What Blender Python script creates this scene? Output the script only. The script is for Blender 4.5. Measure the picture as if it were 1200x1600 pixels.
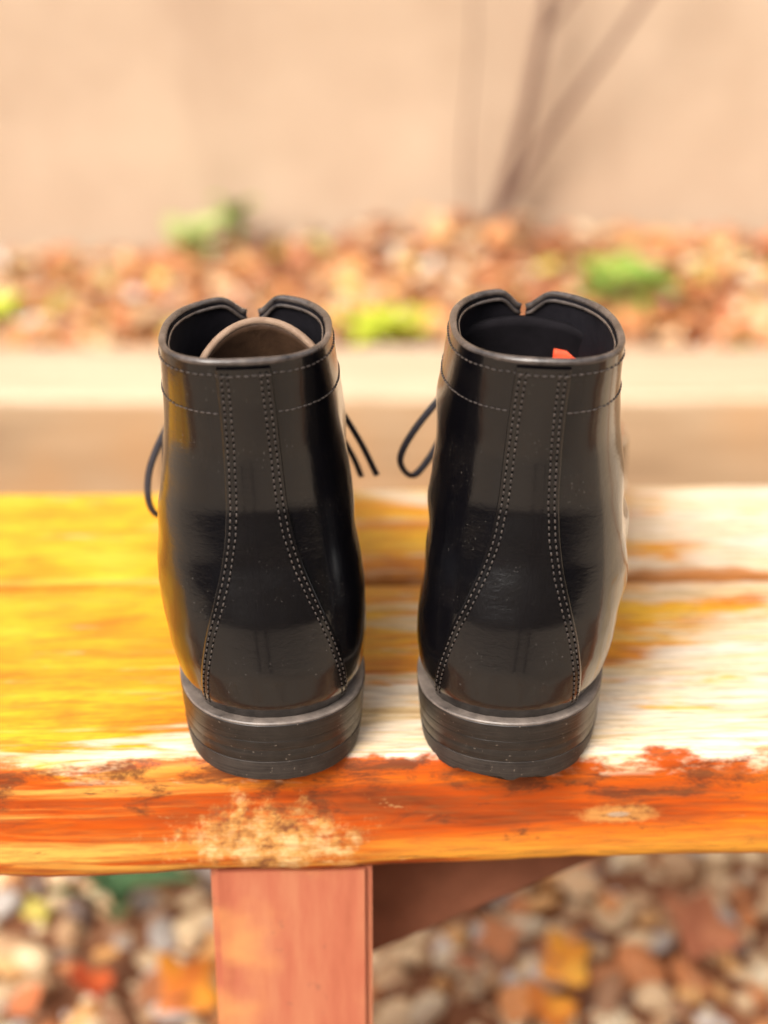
import bpy, math, random
import numpy as np
from mathutils import Vector, noise as mnoise

R = math.radians
random.seed(7); rng = np.random.default_rng(7)
scene = bpy.context.scene
for o in list(bpy.data.objects): bpy.data.objects.remove(o)
COL = scene.collection

# ---------------------------------------------------------------- camera
BT = 0.45                       # height of the bench top
cam_d = bpy.data.cameras.new('camera'); cam = bpy.data.objects.new('camera', cam_d); COL.objects.link(cam)
cam.location = (0, -0.488, BT + 0.317)
cam.rotation_euler = (R(90 - 23), 0, 0)
cam_d.sensor_fit = 'VERTICAL'; cam_d.sensor_height = 36; cam_d.sensor_width = 27; cam_d.lens = 54
cam_d.clip_start = 0.02; cam_d.clip_end = 400
cam_d.dof.use_dof = True; cam_d.dof.focus_distance = 0.56; cam_d.dof.aperture_fstop = 4.1
scene.camera = cam

# ---------------------------------------------------------------- light: bright overcast
SUN_EL, SUN_AZ = R(42), R(208)          # azimuth clockwise from +Y: behind the camera
world = bpy.data.worlds.new('World'); scene.world = world; world.use_nodes = True
wn = world.node_tree; wn.nodes.clear()
sky = wn.nodes.new('ShaderNodeTexSky'); sky.sky_type = 'NISHITA'; sky.sun_disc = False
sky.sun_elevation = SUN_EL; sky.sun_rotation = SUN_AZ; sky.air_density = 1.0; sky.dust_density = 3.0; sky.ozone_density = 1.0
hs = wn.nodes.new('ShaderNodeHueSaturation'); hs.inputs['Saturation'].default_value = 0.15   # cloud cover: almost no blue
bg = wn.nodes.new('ShaderNodeBackground'); bg.inputs['Strength'].default_value = 0.15
wo = wn.nodes.new('ShaderNodeOutputWorld')
wn.links.new(sky.outputs[0], hs.inputs['Color']); wn.links.new(hs.outputs[0], bg.inputs[0]); wn.links.new(bg.outputs[0], wo.inputs[0])
sun_d = bpy.data.lights.new('sun', 'SUN'); sun = bpy.data.objects.new('sun', sun_d); COL.objects.link(sun)
sun_d.energy = 1.5; sun_d.angle = R(28); sun_d.color = (1.0, 0.93, 0.82)
sdir = Vector((math.sin(SUN_AZ) * math.cos(SUN_EL), math.cos(SUN_AZ) * math.cos(SUN_EL), math.sin(SUN_EL)))
sun.rotation_euler = sdir.to_track_quat('Z', 'Y').to_euler()
sun.location = (0, -3, 5)
vs = scene.view_settings; vs.view_transform = 'Standard'; vs.look = 'None'; vs.gamma = 1.0; vs.use_curve_mapping = False
vs.exposure = 1.28
scene.render.engine = 'CYCLES'
scene.cycles.max_bounces = 6; scene.cycles.use_denoising = True

# ---------------------------------------------------------------- helpers
def mesh_obj(name, V, F, mat, parent=None, smooth=True):
    me = bpy.data.meshes.new(name)
    me.from_pydata([tuple(map(float, v)) for v in V], [], [tuple(int(i) for i in f) for f in F])
    if smooth: me.polygons.foreach_set('use_smooth', [True] * len(me.polygons))
    me.update()
    o = bpy.data.objects.new(name, me); COL.objects.link(o)
    if mat is not None: me.materials.append(mat)
    if parent is not None: o.parent = parent
    return o

def empty(name, loc=(0, 0, 0), rz=0.0):
    o = bpy.data.objects.new(name, None); COL.objects.link(o)
    o.location = loc; o.rotation_euler = (0, 0, rz); o.empty_display_size = 0.05
    return o

def tag(o, label=None, cat=None, group=None, kind=None):
    if label: o['label'] = label
    if cat: o['category'] = cat
    if group: o['group'] = group
    if kind: o['kind'] = kind
    return o

def catmull(P, n):
    P = np.array(P, float); P = np.vstack([2 * P[0] - P[1], P, 2 * P[-1] - P[-2]])
    out = []
    for i in range(1, len(P) - 2):
        for t in np.linspace(0, 1, n, endpoint=False):
            a, b, c, d = P[i - 1], P[i], P[i + 1], P[i + 2]
            out.append(0.5 * ((2 * b) + (-a + c) * t + (2 * a - 5 * b + 4 * c - d) * t * t + (-a + 3 * b - 3 * c + d) * t ** 3))
    out.append(P[-2]); return np.array(out)

def sweep(P, ra, rb=None, nseg=8, up=(0, 0, 1), N=None, cap=True):
    """elliptic tube along P; ra across (tangent x up), rb along up"""
    P = np.array(P, float); n = len(P)
    ra = np.broadcast_to(ra, n); rb = ra if rb is None else np.broadcast_to(rb, n)
    T = np.gradient(P, axis=0); T /= np.linalg.norm(T, axis=1)[:, None] + 1e-12
    U = np.broadcast_to(np.array(up, float), (n, 3)) if N is None else np.array(N)
    S = np.cross(T, U); S /= np.linalg.norm(S, axis=1)[:, None] + 1e-9
    U = np.cross(S, T)
    V = []; F = []
    for i in range(n):
        for k in range(nseg):
            a = 2 * math.pi * k / nseg
            V.append(P[i] + S[i] * ra[i] * math.cos(a) + U[i] * rb[i] * math.sin(a))
    for i in range(n - 1):
        for k in range(nseg):
            k2 = (k + 1) % nseg
            F.append((i * nseg + k, i * nseg + k2, (i + 1) * nseg + k2, (i + 1) * nseg + k))
    if cap:
        F.append(tuple(range(nseg))[::-1]); F.append(tuple((n - 1) * nseg + k for k in range(nseg)))
    return V, F

class Nodes:
    def __init__(s, name):
        s.m = bpy.data.materials.new(name); s.m.use_nodes = True
        s.t = s.m.node_tree; s.t.nodes.clear()
        s.out = s.t.nodes.new('ShaderNodeOutputMaterial')
        s.b = s.t.nodes.new('ShaderNodeBsdfPrincipled'); s.t.links.new(s.b.outputs[0], s.out.inputs[0])
        s.tc = s.t.nodes.new('ShaderNodeTexCoord')
    def put(s, sock, v):
        if isinstance(v, bpy.types.NodeSocket): s.t.links.new(v, sock)
        elif isinstance(v, (tuple, list)) and len(v) == 3 and sock.type == 'RGBA': sock.default_value = (*v, 1)
        else: sock.default_value = v
    def set(s, **kw):
        for k, v in kw.items(): s.put(s.b.inputs[k.replace('_', ' ')], v)
        return s
    def obj(s): return s.tc.outputs['Object']
    def scaled(s, sc, loc=(0, 0, 0), vec=None):
        n = s.t.nodes.new('ShaderNodeMapping'); n.inputs['Scale'].default_value = sc; n.inputs['Location'].default_value = loc
        s.t.links.new(vec or s.obj(), n.inputs['Vector']); return n.outputs[0]
    def noise(s, sc, detail=4, rough=0.55, vec=None, dist=0.0):
        n = s.t.nodes.new('ShaderNodeTexNoise'); n.inputs['Scale'].default_value = sc; n.inputs['Detail'].default_value = detail
        n.inputs['Roughness'].default_value = rough; n.inputs['Distortion'].default_value = dist
        s.t.links.new(vec or s.obj(), n.inputs['Vector']); return n.outputs[0]
    def ramp(s, f, stops):
        n = s.t.nodes.new('ShaderNodeValToRGB'); e = n.color_ramp.elements
        while len(e) < len(stops): e.new(0.5)
        for el, (p, c) in zip(e, stops):
            el.position = p; el.color = (*c, 1) if isinstance(c, tuple) else (c, c, c, 1)
        s.put(n.inputs[0], f); return n.outputs[0]
    def mix(s, f, a, b, mode='MIX'):
        n = s.t.nodes.new('ShaderNodeMix'); n.data_type = 'RGBA'; n.blend_type = mode
        s.put(n.inputs[0], f); s.put(n.inputs[6], a); s.put(n.inputs[7], b); return n.outputs[2]
    def math(s, op, a, b=0.0, clamp=False):
        n = s.t.nodes.new('ShaderNodeMath'); n.operation = op; n.use_clamp = clamp
        s.put(n.inputs[0], a); s.put(n.inputs[1], b); return n.outputs[0]
    def mapr(s, v, a, b, c=0.0, d=1.0):
        n = s.t.nodes.new('ShaderNodeMapRange'); n.interpolation_type = 'SMOOTHSTEP'
        s.put(n.inputs[0], v)
        for i, x in enumerate((a, b, c, d)): n.inputs[i + 1].default_value = x
        return n.outputs[0]
    def sep(s, vec=None):
        n = s.t.nodes.new('ShaderNodeSeparateXYZ'); s.t.links.new(vec or s.obj(), n.inputs[0]); return n.outputs
    def dist(s, p, sc, vec=None):
        """distance from point p in scaled object space"""
        a = s.scaled(sc, tuple(-p[i] * sc[i] for i in range(3)), vec)
        n = s.t.nodes.new('ShaderNodeVectorMath'); n.operation = 'LENGTH'; s.t.links.new(a, n.inputs[0]); return n.outputs['Value']
    def bump(s, h, strength=0.3, dist=0.002):
        n = s.t.nodes.new('ShaderNodeBump'); n.inputs['Strength'].default_value = strength; n.inputs['Distance'].default_value = dist
        s.put(n.inputs['Height'], h); s.t.links.new(n.outputs[0], s.b.inputs['Normal']); return s
    def island(s):
        return s.t.nodes.new('ShaderNodeNewGeometry').outputs['Random Per Island']

# ---------------------------------------------------------------- materials
def mat_leather(name, base=(0.0025, 0.0022, 0.003), rough=0.17):
    n = Nodes(name)
    speck = n.mapr(n.noise(1300, 1, 0.5), 0.70, 0.77)
    sparse = n.mapr(n.noise(45, 3), 0.46, 0.62)
    speck = n.math('MULTIPLY', speck, sparse)
    scr = n.mapr(n.noise(1.0, 3, 0.6, n.scaled((500, 60, 120)), 0.6), 0.70, 0.76)
    scr = n.math('MULTIPLY', scr, n.mapr(n.noise(40, 2), 0.55, 0.7))
    haze = n.mapr(n.noise(45, 5, 0.65), 0.45, 0.8)
    c = n.mix(haze, base, (0.007, 0.0055, 0.0052))
    c = n.mix(n.math('MULTIPLY', scr, 0.35), c, (0.12, 0.10, 0.085))
    c = n.mix(n.math('MULTIPLY', speck, 0.22), c, (0.32, 0.28, 0.24))
    r = n.math('ADD', n.math('MULTIPLY', n.noise(70, 5, 0.7), 0.14), rough - 0.05)
    r = n.math('ADD', r, n.math('MULTIPLY', scr, 0.2))
    n.set(Base_Color=c, Roughness=r, Specular_IOR_Level=0.45, Coat_Weight=0.5, Coat_IOR=1.5, Coat_Roughness=n.math('ADD', n.math('MULTIPLY', n.noise(28, 6, 0.75), 0.15), 0.03))
    h = n.math('ADD', n.math('MULTIPLY', n.noise(1100, 3), 0.16), n.math('ADD', n.noise(60, 5, 0.62), n.math('MULTIPLY', n.noise(1.0, 4, 0.6, n.scaled((120, 120, 420)), 1.5), 0.25)))
    n.bump(h, 0.16, 0.0018)
    return n.m

def mat_simple(name, c0, c1, sc=60, rough=0.6, bumpv=0.2, bd=0.001, spec=0.4):
    n = Nodes(name); f = n.noise(sc, 5, 0.65)
    n.set(Base_Color=n.ramp(f, [(0.3, c0), (0.7, c1)]), Roughness=rough, Specular_IOR_Level=spec)
    n.bump(n.noise(sc * 4, 4, 0.65), bumpv, bd); return n.m

M_LEATHER = mat_leather('black_polished_leather')
M_BACKSTAY = mat_leather('black_backstay_leather', (0.005, 0.004, 0.0042), 0.21)
M_LINING = mat_simple('dark_lining_leather', (0.006, 0.005, 0.007), (0.013, 0.011, 0.014), 90, 0.75, 0.2, 0.001, 0.15)
M_BINDING = mat_simple('worn_binding_leather', (0.014, 0.011, 0.011), (0.12, 0.092, 0.078), 110, 0.26, 0.25, 0.0008, 0.6)
M_THREAD = mat_simple('dusty_thread', (0.02, 0.015, 0.014), (0.085, 0.064, 0.053), 400, 0.42)
M_HOLE = mat_simple('awl_hole_black', (0.002, 0.002, 0.002), (0.004, 0.004, 0.004), 60, 0.9, 0, 0.001, 0.0)
M_LACE = mat_simple('waxed_lace', (0.012, 0.009, 0.012), (0.03, 0.024, 0.03), 400, 0.5, 0.4)
M_TONGUE_B = mat_simple('brown_flesh_leather', (0.038, 0.018, 0.009), (0.075, 0.038, 0.020), 120, 0.55, 0.3)
M_TONGUE_K = mat_simple('black_tongue_leather', (0.006, 0.005, 0.006), (0.012, 0.010, 0.012), 80, 0.85, 0.2, 0.001, 0.08)
M_TAG = mat_simple('red_woven_tag', (0.62, 0.05, 0.015), (0.80, 0.10, 0.03), 500, 0.7)
M_EYELET = mat_simple('black_enamel_metal', (0.02, 0.02, 0.02), (0.04, 0.04, 0.04), 80, 0.3)

def mat_edge(name, c0, c1, rough, spec=0.5):
    n = Nodes(name)
    lay = n.noise(1.0, 3, 0.6, n.scaled((25, 25, 900)))
    dirt = n.noise(160, 5, 0.7)
    c = n.ramp(n.math('ADD', n.math('MULTIPLY', lay, 0.55), n.math('MULTIPLY', dirt, 0.45)), [(0.36, c0), (0.66, c1)])
    sp = n.mapr(n.noise(700, 2), 0.68, 0.74)
    c = n.mix(n.math('MULTIPLY', sp, 0.45), c, (0.28, 0.22, 0.17))
    n.set(Base_Color=c, Roughness=n.math('ADD', n.math('MULTIPLY', dirt, 0.25), rough - 0.12), Specular_IOR_Level=spec)
    n.bump(n.math('ADD', lay, n.math('MULTIPLY', dirt, 0.5)), 0.3, 0.0006)
    return n.m
M_EDGE = mat_edge('burnished_sole_edge', (0.007, 0.0055, 0.005), (0.028, 0.021, 0.017), 0.36)
M_WELT = mat_edge('dusty_rand_leather', (0.055, 0.043, 0.037), (0.27, 0.215, 0.18), 0.45)
M_RUBBER = mat_edge('scuffed_rubber_lift', (0.014, 0.011, 0.010), (0.06, 0.047, 0.039), 0.6, 0.35)

def mat_bench(name, near):
    n = Nodes(name)
    x, y, z = n.sep()
    warp = n.noise(9, 3, 0.5)
    grain = n.noise(1.0, 6, 0.68, n.scaled((7, 110, 120)), 1.2)
    grain2 = n.noise(1.0, 5, 0.6, n.scaled((3.5, 42, 60), (3, 1, 2)), 1.0)
    blot = n.noise(1.0, 4, 0.6, n.scaled((9, 22, 26), (1.7, 0.3, 5)), 0.6)
    # colours of the wood itself: old varnish (yellow to orange) over bare grey-cream timber
    pt = n.math('ADD', n.math('MULTIPLY', grain2, 0.55), n.math('MULTIPLY', n.noise(1.0, 5, 0.65, n.scaled((14, 30, 30), (6, 3, 1)), 0.6), 0.45))
    varn = n.ramp(pt, [(0.34, (0.50, 0.10, 0.008)), (0.44, (0.78, 0.27, 0.012)), (0.52, (0.86, 0.41, 0.018)), (0.62, (0.87, 0.49, 0.035)), (0.72, (0.86, 0.62, 0.26))])
    bare = n.ramp(grain, [(0.27, (0.40, 0.19, 0.06)), (0.38, (0.76, 0.53, 0.27)), (0.56, (0.82, 0.68, 0.53)), (0.8, (0.82, 0.74, 0.65))])
    keep = n.math('ADD', n.math('ADD', n.math('MULTIPLY', x, -2.3), 0.17), n.math('MULTIPLY', n.math('SUBTRACT', blot, 0.5), 2.4))
    keep = n.math('ADD', keep, n.math('MULTIPLY', n.math('SUBTRACT', grain, 0.5), 2.3))
    if near: keep = n.math('ADD', keep, n.mapr(y, 0.015, 0.10, -0.55, 0.12))
    keep = n.mapr(keep, -0.20, 0.24)
    top = n.mix(keep, bare, varn)
    if near:
        deep = n.ramp(n.math('ADD', n.math('MULTIPLY', grain2, 0.6), n.math('MULTIPLY', blot, 0.4)),
                      [(0.32, (0.16, 0.028, 0.005)), (0.43, (0.46, 0.066, 0.003)), (0.53, (0.62, 0.115, 0.004)), (0.64, (0.72, 0.23, 0.012)), (0.76, (0.78, 0.42, 0.10))])
        # yellow, less stained streaks low on the face and towards one end
        low = n.math('MULTIPLY', n.mapr(z, -0.030, -0.056), n.mapr(grain2, 0.40, 0.56))
        deep = n.mix(n.math('MULTIPLY', low, 0.75), deep, (0.82, 0.44, 0.06))
        endy = n.math('MULTIPLY', n.mapr(x, -0.03, -0.12), n.mapr(grain2, 0.40, 0.54))
        deep = n.mix(n.math('MULTIPLY', endy, 0.75), deep, (0.80, 0.44, 0.09))
        # bare flaking patch
        d = n.math('ADD', n.dist((-0.045, 0.012, -0.040), (25, 6, 44)), n.math('MULTIPLY', n.math('SUBTRACT', n.noise(60, 5, 0.75), 0.5), 3.2))
        flake = n.ramp(n.noise(130, 4, 0.6), [(0.36, (0.22, 0.09, 0.035)), (0.48, (0.62, 0.30, 0.08)), (0.64, (0.76, 0.52, 0.24))])
        deep = n.mix(n.mapr(d, 1.05, 0.35, 0, 0.9), deep, flake)
        # knot
        k = n.dist((0.093, 0.012, -0.029), (60, 10, 230)); kw = n.math('ADD', k, n.math('MULTIPLY', n.noise(150, 4, 0.7), 1.6))
        deep = n.mix(n.mapr(kw, 2.0, 1.3, 0, 0.75), deep, (0.62, 0.30, 0.08))
        deep = n.mix(n.mapr(kw, 1.25, 0.95, 0, 0.8), deep, (0.17, 0.07, 0.03))
        deep = n.mix(n.mapr(k, 0.35, 0.2, 0, 0.8), deep, (0.50, 0.36, 0.24))
        # weather stains and mould specks, thicker under the arris
        stain = n.math('ADD', n.noise(1.0, 6, 0.75, n.scaled((32, 60, 85), (4, 4, 1)), 0.5), n.mapr(z, -0.040, 0.0, -0.05, 0.07))
        deep = n.mix(n.mapr(stain, 0.51, 0.66, 0, 0.85), deep, (0.11, 0.032, 0.012))
        pale = n.noise(1.0, 5, 0.7, n.scaled((45, 60, 110), (2, 9, 5)))
        deep = n.mix(n.mapr(pale, 0.63, 0.74, 0, 0.7), deep, (0.80, 0.50, 0.20))
        side = n.mapr(n.math('ADD', y, n.math('MULTIPLY', n.math('SUBTRACT', n.noise(1.0, 5, 0.65, n.scaled((26, 60, 60))), 0.5), 0.020)), 0.0225, 0.0195)
        side = n.math('MAXIMUM', side, n.mapr(z, -0.008, -0.012))
        c = n.mix(side, top, deep)
    else:
        c = top
    jd = n.math('ADD', n.math('ABSOLUTE', n.math('SUBTRACT', y, 0.176)), n.math('MULTIPLY', n.math('SUBTRACT', n.noise(1.0, 4, 0.6, n.scaled((22, 60, 60), (5, 5, 0))), 0.5), 0.022))
    c = n.mix(n.math('MULTIPLY', n.mapr(jd, 0.012, 0.004, 0, 0.9), n.mapr(x, -0.10, 0.12, 0.35, 1.0)), c, (0.46, 0.15, 0.02))
    fib = n.noise(1.0, 4, 0.7, n.scaled((45, 520, 480), (2, 2, 2)), 0.5)
    c = n.mix(n.mapr(fib, 0.36, 0.58, 0.75, 0.0), c, n.mix(0.55, c, (0.20, 0.07, 0.02)))
    crack = n.mapr(n.noise(1.0, 5, 0.7, n.scaled((9, 210, 170), (0, 4, 8)), 0.8), 0.635, 0.72)
    crack = n.math('MULTIPLY', crack, n.mapr(n.noise(1.0, 3, 0.5, n.scaled((5, 18, 25), (9, 2, 2))), 0.38, 0.56))
    c = n.mix(n.math('MULTIPLY', crack, 0.85), c, (0.075, 0.032, 0.016))
    n.set(Base_Color=c, Roughness=n.mapr(keep, 0, 1, 0.7, 0.5), Specular_IOR_Level=0.22)
    h = n.math('SUBTRACT', n.math('ADD', n.math('MULTIPLY', grain, 0.6), grain2), n.math('MULTIPLY', crack, 1.5))
    n.bump(h, 0.5, 0.0015)
    return n.m
M_PLANK_NEAR = mat_bench('weathered_varnished_plank', True)
M_PLANK_FAR = mat_bench('weathered_varnished_board', False)

def mat_leg():
    n = Nodes('salmon_painted_timber')
    f = n.noise(1.0, 5, 0.6, n.scaled((60, 60, 9)))
    c = n.ramp(f, [(0.3, (0.32, 0.08, 0.040)), (0.5, (0.43, 0.125, 0.066)), (0.72, (0.50, 0.19, 0.095))])
    c = n.mix(n.mapr(n.noise(14, 4), 0.5, 0.72), c, (0.66, 0.30, 0.10))
    c = n.mix(n.math('MULTIPLY', n.mapr(n.noise(70, 4, 0.7), 0.62, 0.74), 0.6), c, (0.20, 0.09, 0.06))
    n.set(Base_Color=c, Roughness=0.65, Specular_IOR_Level=0.3); n.bump(f, 0.25, 0.001); return n.m
M_LEG = mat_leg()
M_BRACE = mat_simple('shade_toned_timber', (0.16, 0.052, 0.024), (0.25, 0.09, 0.045), 30, 0.7)  # bench timber under the seat, its shade put into the base colour

def mat_timber():
    n = Nodes('grey_brown_sleeper_wood')
    g = n.noise(1.0, 6, 0.65, n.scaled((2.5, 45, 45)), 0.8); b = n.noise(5, 4)
    c = n.ramp(g, [(0.28, (0.20, 0.125, 0.07)), (0.5, (0.34, 0.225, 0.13)), (0.75, (0.45, 0.32, 0.20))])
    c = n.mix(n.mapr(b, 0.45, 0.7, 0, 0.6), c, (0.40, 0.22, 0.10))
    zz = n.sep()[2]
    c = n.mix(n.mapr(n.math('ADD', zz, n.math('MULTIPLY', g, 0.02)), 0.186, 0.196), c, n.ramp(g, [(0.3, (0.40, 0.29, 0.185)), (0.6, (0.60, 0.46, 0.32))]))  # top face painted paler, light from above put into the colour
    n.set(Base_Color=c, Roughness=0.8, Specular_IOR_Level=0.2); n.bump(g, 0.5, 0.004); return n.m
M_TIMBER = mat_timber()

def mat_wall():
    n = Nodes('beige_rendered_wall')
    b = n.noise(3.2, 6, 0.65); f = n.noise(60, 4, 0.6)
    st = n.noise(1.0, 4, 0.6, n.scaled((3.5, 3.5, 0.7)))
    c = n.ramp(b, [(0.3, (0.395, 0.275, 0.185)), (0.7, (0.51, 0.372, 0.262))])
    c = n.mix(n.mapr(st, 0.5, 0.75, 0, 0.45), c, (0.31, 0.20, 0.135))
    n.set(Base_Color=c, Roughness=0.9, Specular_IOR_Level=0.15); n.bump(f, 0.3, 0.003); return n.m
M_WALL = mat_wall()

def mat_island(name, stops, rough=0.7, spec=0.3, sc=40, transl=False):
    n = Nodes(name)
    f = n.island()
    c = n.ramp(f, stops)
    for e in n.t.nodes:
        if e.type == 'VALTORGB': e.color_ramp.interpolation = 'CONSTANT'
    nz = n.noise(sc, 4, 0.6)
    c = n.mix(n.mapr(nz, 0.45, 0.75, 0, 0.35), c, (0.30, 0.19, 0.11))
    n.set(Base_Color=c, Roughness=rough, Specular_IOR_Level=spec); return n.m
M_GRAVEL = mat_island('river_gravel', [(0, (0.60, 0.42, 0.25)), (.16, (0.68, 0.50, 0.30)), (.34, (0.46, 0.28, 0.15)), (.46, (0.40, 0.35, 0.31)),
    (.51, (0.55, 0.49, 0.44)), (.58, (0.60, 0.33, 0.13)), (.72, (0.30, 0.15, 0.08)), (.80, (0.66, 0.55, 0.38)), (.88, (0.52, 0.20, 0.075)), (.96, (0.16, 0.11, 0.09))], 0.6)
M_LITTER = mat_island('dry_leaf_litter', [(0, (0.46, 0.18, 0.075)), (.16, (0.58, 0.26, 0.10)), (.32, (0.36, 0.13, 0.06)), (.46, (0.62, 0.40, 0.22)),
    (.60, (0.64, 0.32, 0.11)), (.72, (0.50, 0.15, 0.055)), (.82, (0.66, 0.48, 0.30)), (.90, (0.58, 0.48, 0.11)), (.95, (0.66, 0.58, 0.50))], 0.75)
M_SOIL = mat_simple('leaf_mould_soil', (0.13, 0.052, 0.027), (0.30, 0.13, 0.065), 25, 0.9, 0.6, 0.006, 0.1)
M_GROUND = mat_simple('gritty_earth', (0.24, 0.18, 0.13), (0.50, 0.42, 0.33), 55, 0.9, 0.5, 0.004, 0.1)
M_BARK = mat_simple('twig_bark', (0.075, 0.036, 0.025), (0.16, 0.08, 0.055), 80, 0.8)
M_HEDGE = mat_island('dark_hedge_leaves', [(0, (0.016, 0.026, 0.010)), (.5, (0.026, 0.036, 0.014)), (.8, (0.034, 0.032, 0.016))])

def mat_leaf(name, c0, c1):
    n = Nodes(name)
    c = n.ramp(n.noise(30, 4, 0.6), [(0.35, c0), (0.68, c1)])
    n.set(Base_Color=c, Roughness=0.55, Specular_IOR_Level=0.4); return n.m
M_ORANGE = mat_leaf('orange_autumn_leaf', (0.62, 0.14, 0.02), (0.78, 0.33, 0.03))
M_YELLOW = mat_leaf('yellow_autumn_leaf', (0.76, 0.26, 0.02), (0.82, 0.42, 0.05))
M_RED = mat_leaf('red_autumn_leaf', (0.50, 0.06, 0.02), (0.66, 0.13, 0.03))
M_RUST = mat_leaf('rust_brown_leaf', (0.36, 0.11, 0.05), (0.52, 0.20, 0.09))
M_GREEN = mat_leaf('fresh_green_leaf', (0.12, 0.23, 0.03), (0.28, 0.36, 0.05))
M_LIME = mat_leaf('lime_green_leaf', (0.34, 0.42, 0.02), (0.55, 0.55, 0.05))
M_PALEGREEN = mat_leaf('pale_green_leaf', (0.30, 0.38, 0.10), (0.48, 0.52, 0.20))
M_DKGREEN = mat_leaf('dull_green_leaf', (0.05, 0.12, 0.05), (0.10, 0.19, 0.07))

# ---------------------------------------------------------------- ground, wall, timber edging
TIM_Y0, TIM_Y1, TIM_Z = 1.225, 1.435, 0.187
WALL_Y = 2.035
g = mesh_obj('ground', [(-60, -60, 0), (60, -60, 0), (60, 60, 0), (-60, 60, 0)], [(0, 1, 2, 3)], M_GROUND, smooth=False); tag(g, kind='structure')

gb = mesh_obj('gravel_bed', [(-1.3, -0.25, 0.004), (1.3, -0.25, 0.004), (1.3, TIM_Y0 - 0.002, 0.004), (-1.3, TIM_Y0 - 0.002, 0.004)], [(0, 1, 2, 3)], M_SOIL, smooth=False); tag(gb, kind='structure')

def bed_z(x, y):
    t = min(max((y - TIM_Y1) / (WALL_Y - TIM_Y1), 0), 1)
    return 0.142 + 0.034 * t * min(max((x + 0.45) / 0.5, 0), 1) + 0.012 * mnoise.noise(Vector((x * 5, y * 5, 1.3)))
V = []; F = []
nx, ny = 121, 21
for j in range(ny):
    for i in range(nx):
        x = -3 + 6 * i / (nx - 1); y = TIM_Y1 - 0.01 + (WALL_Y + 0.01 - TIM_Y1) * j / (ny - 1)
        V.append((x, y, bed_z(x, y)))
for j in range(ny - 1):
    for i in range(nx - 1):
        a = j * nx + i; F.append((a, a + 1, a + nx + 1, a + nx))
tag(mesh_obj('planting_bed', V, F, M_SOIL), kind='structure')

def rough_box(name, x0, x1, y0, y1, z0, z1, seg, amp, mat, parent=None, bev=0.008, seed=0.0):
    """a beam along x with rounded arrises and slightly uneven faces"""
    prof = []
    for cx, cy, a0 in ((x1, z1, 0), (x0, z1, 90), (x0, z0, 180), (x1, z0, 270)): pass
    for cy, cz, a0 in ((y1 - bev, z1 - bev, 0), (y0 + bev, z1 - bev, 90), (y0 + bev, z0 + bev, 180), (y1 - bev, z0 + bev, 270)):
        for a in (0, 30, 60, 90): prof.append((cy + bev * math.cos(R(a0 + a)), cz + bev * math.sin(R(a0 + a))))
    n = len(prof); V = []; F = []
    for i in range(seg + 1):
        x = x0 + (x1 - x0) * i / seg
        for (py, pz) in prof:
            d = amp * mnoise.noise(Vector((x * 6 + seed, py * 9, pz * 9 + seed)))
            V.append((x, py + d * (1 if py > (y0 + y1) / 2 else -1), pz + (d if pz < z1 - 2 * bev else min(d, 0) * 0.3)))
    for i in range(seg):
        for k in range(n):
            k2 = (k + 1) % n; F.append((i * n + k, (i + 1) * n + k, (i + 1) * n + k2, i * n + k2))
    F.append(tuple(range(n))); F.append(tuple(seg * n + k for k in range(n))[::-1])
    return mesh_obj(name, V, F, mat, parent)

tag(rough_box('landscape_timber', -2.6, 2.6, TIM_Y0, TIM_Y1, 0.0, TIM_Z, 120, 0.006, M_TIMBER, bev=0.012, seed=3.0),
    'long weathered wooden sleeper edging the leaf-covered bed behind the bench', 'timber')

# rendered wall with a slightly proud plinth-less face, uneven surface
V = []; F = []; nx, nz = 81, 25
for j in range(nz):
    for i in range(nx):
        x = -5 + 10 * i / (nx - 1); z = -0.05 + 2.65 * j / (nz - 1)
        V.append((x, WALL_Y + 0.006 * mnoise.noise(Vector((x * 2, z * 2, 4))), z))
for j in range(nz - 1):
    for i in range(nx - 1):
        a = j * nx + i; F.append((a, a + 1, a + nx + 1, a + nx))
b0 = len(V)
for (x, y, z) in ((-5, WALL_Y + .2, -.05), (5, WALL_Y + .2, -.05), (5, WALL_Y + .2, 2.6), (-5, WALL_Y + .2, 2.6)): V.append((x, y, z))
c00, c10, c11, c01 = 0, nx - 1, nx * nz - 1, nx * (nz - 1)
F += [(b0 + 1, b0, b0 + 3, b0 + 2)]
F += [tuple(range(c01, c11 + 1)) + (b0 + 2, b0 + 3)]
F += [tuple([b0] + [k * nx for k in range(nz - 1, -1, -1)][::-1] + [b0 + 3])[::-1]]
F += [tuple([b0 + 1] + [k * nx + nx - 1 for k in range(nz)] + [b0 + 2])]
tag(mesh_obj('garden_wall', V, F, M_WALL), 'plain beige rendered garden wall behind the leaf bed', 'wall')

# ---------------------------------------------------------------- leaves, gravel
LEAF_OUT = [(0.0, 0.0), (0.12, 0.14), (0.30, 0.30), (0.52, 0.34), (0.74, 0.22), (0.90, 0.09), (1.0, 0.0)]
def leaf_geo(size, width=1.0, curl=0.2, fold=0.12, lobes=False):
    V = []; F = []; n = len(LEAF_OUT)
    for i, (t, w) in enumerate(LEAF_OUT):
        if lobes and i in (2, 4): w *= 0.62
        if lobes and i in (3,): w *= 1.25
        w *= width; zc = curl * (t - 0.4) ** 2
        V += [(-w, t - 0.5, zc + fold * w), (0, t - 0.5, zc), (w, t - 0.5, zc + fold * w)]
    for i in range(n - 1):
        a = 3 * i; F += [(a, a + 1, a + 4, a + 3), (a + 1, a + 2, a + 5, a + 4)]
    return np.array(V) * size, F

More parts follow.
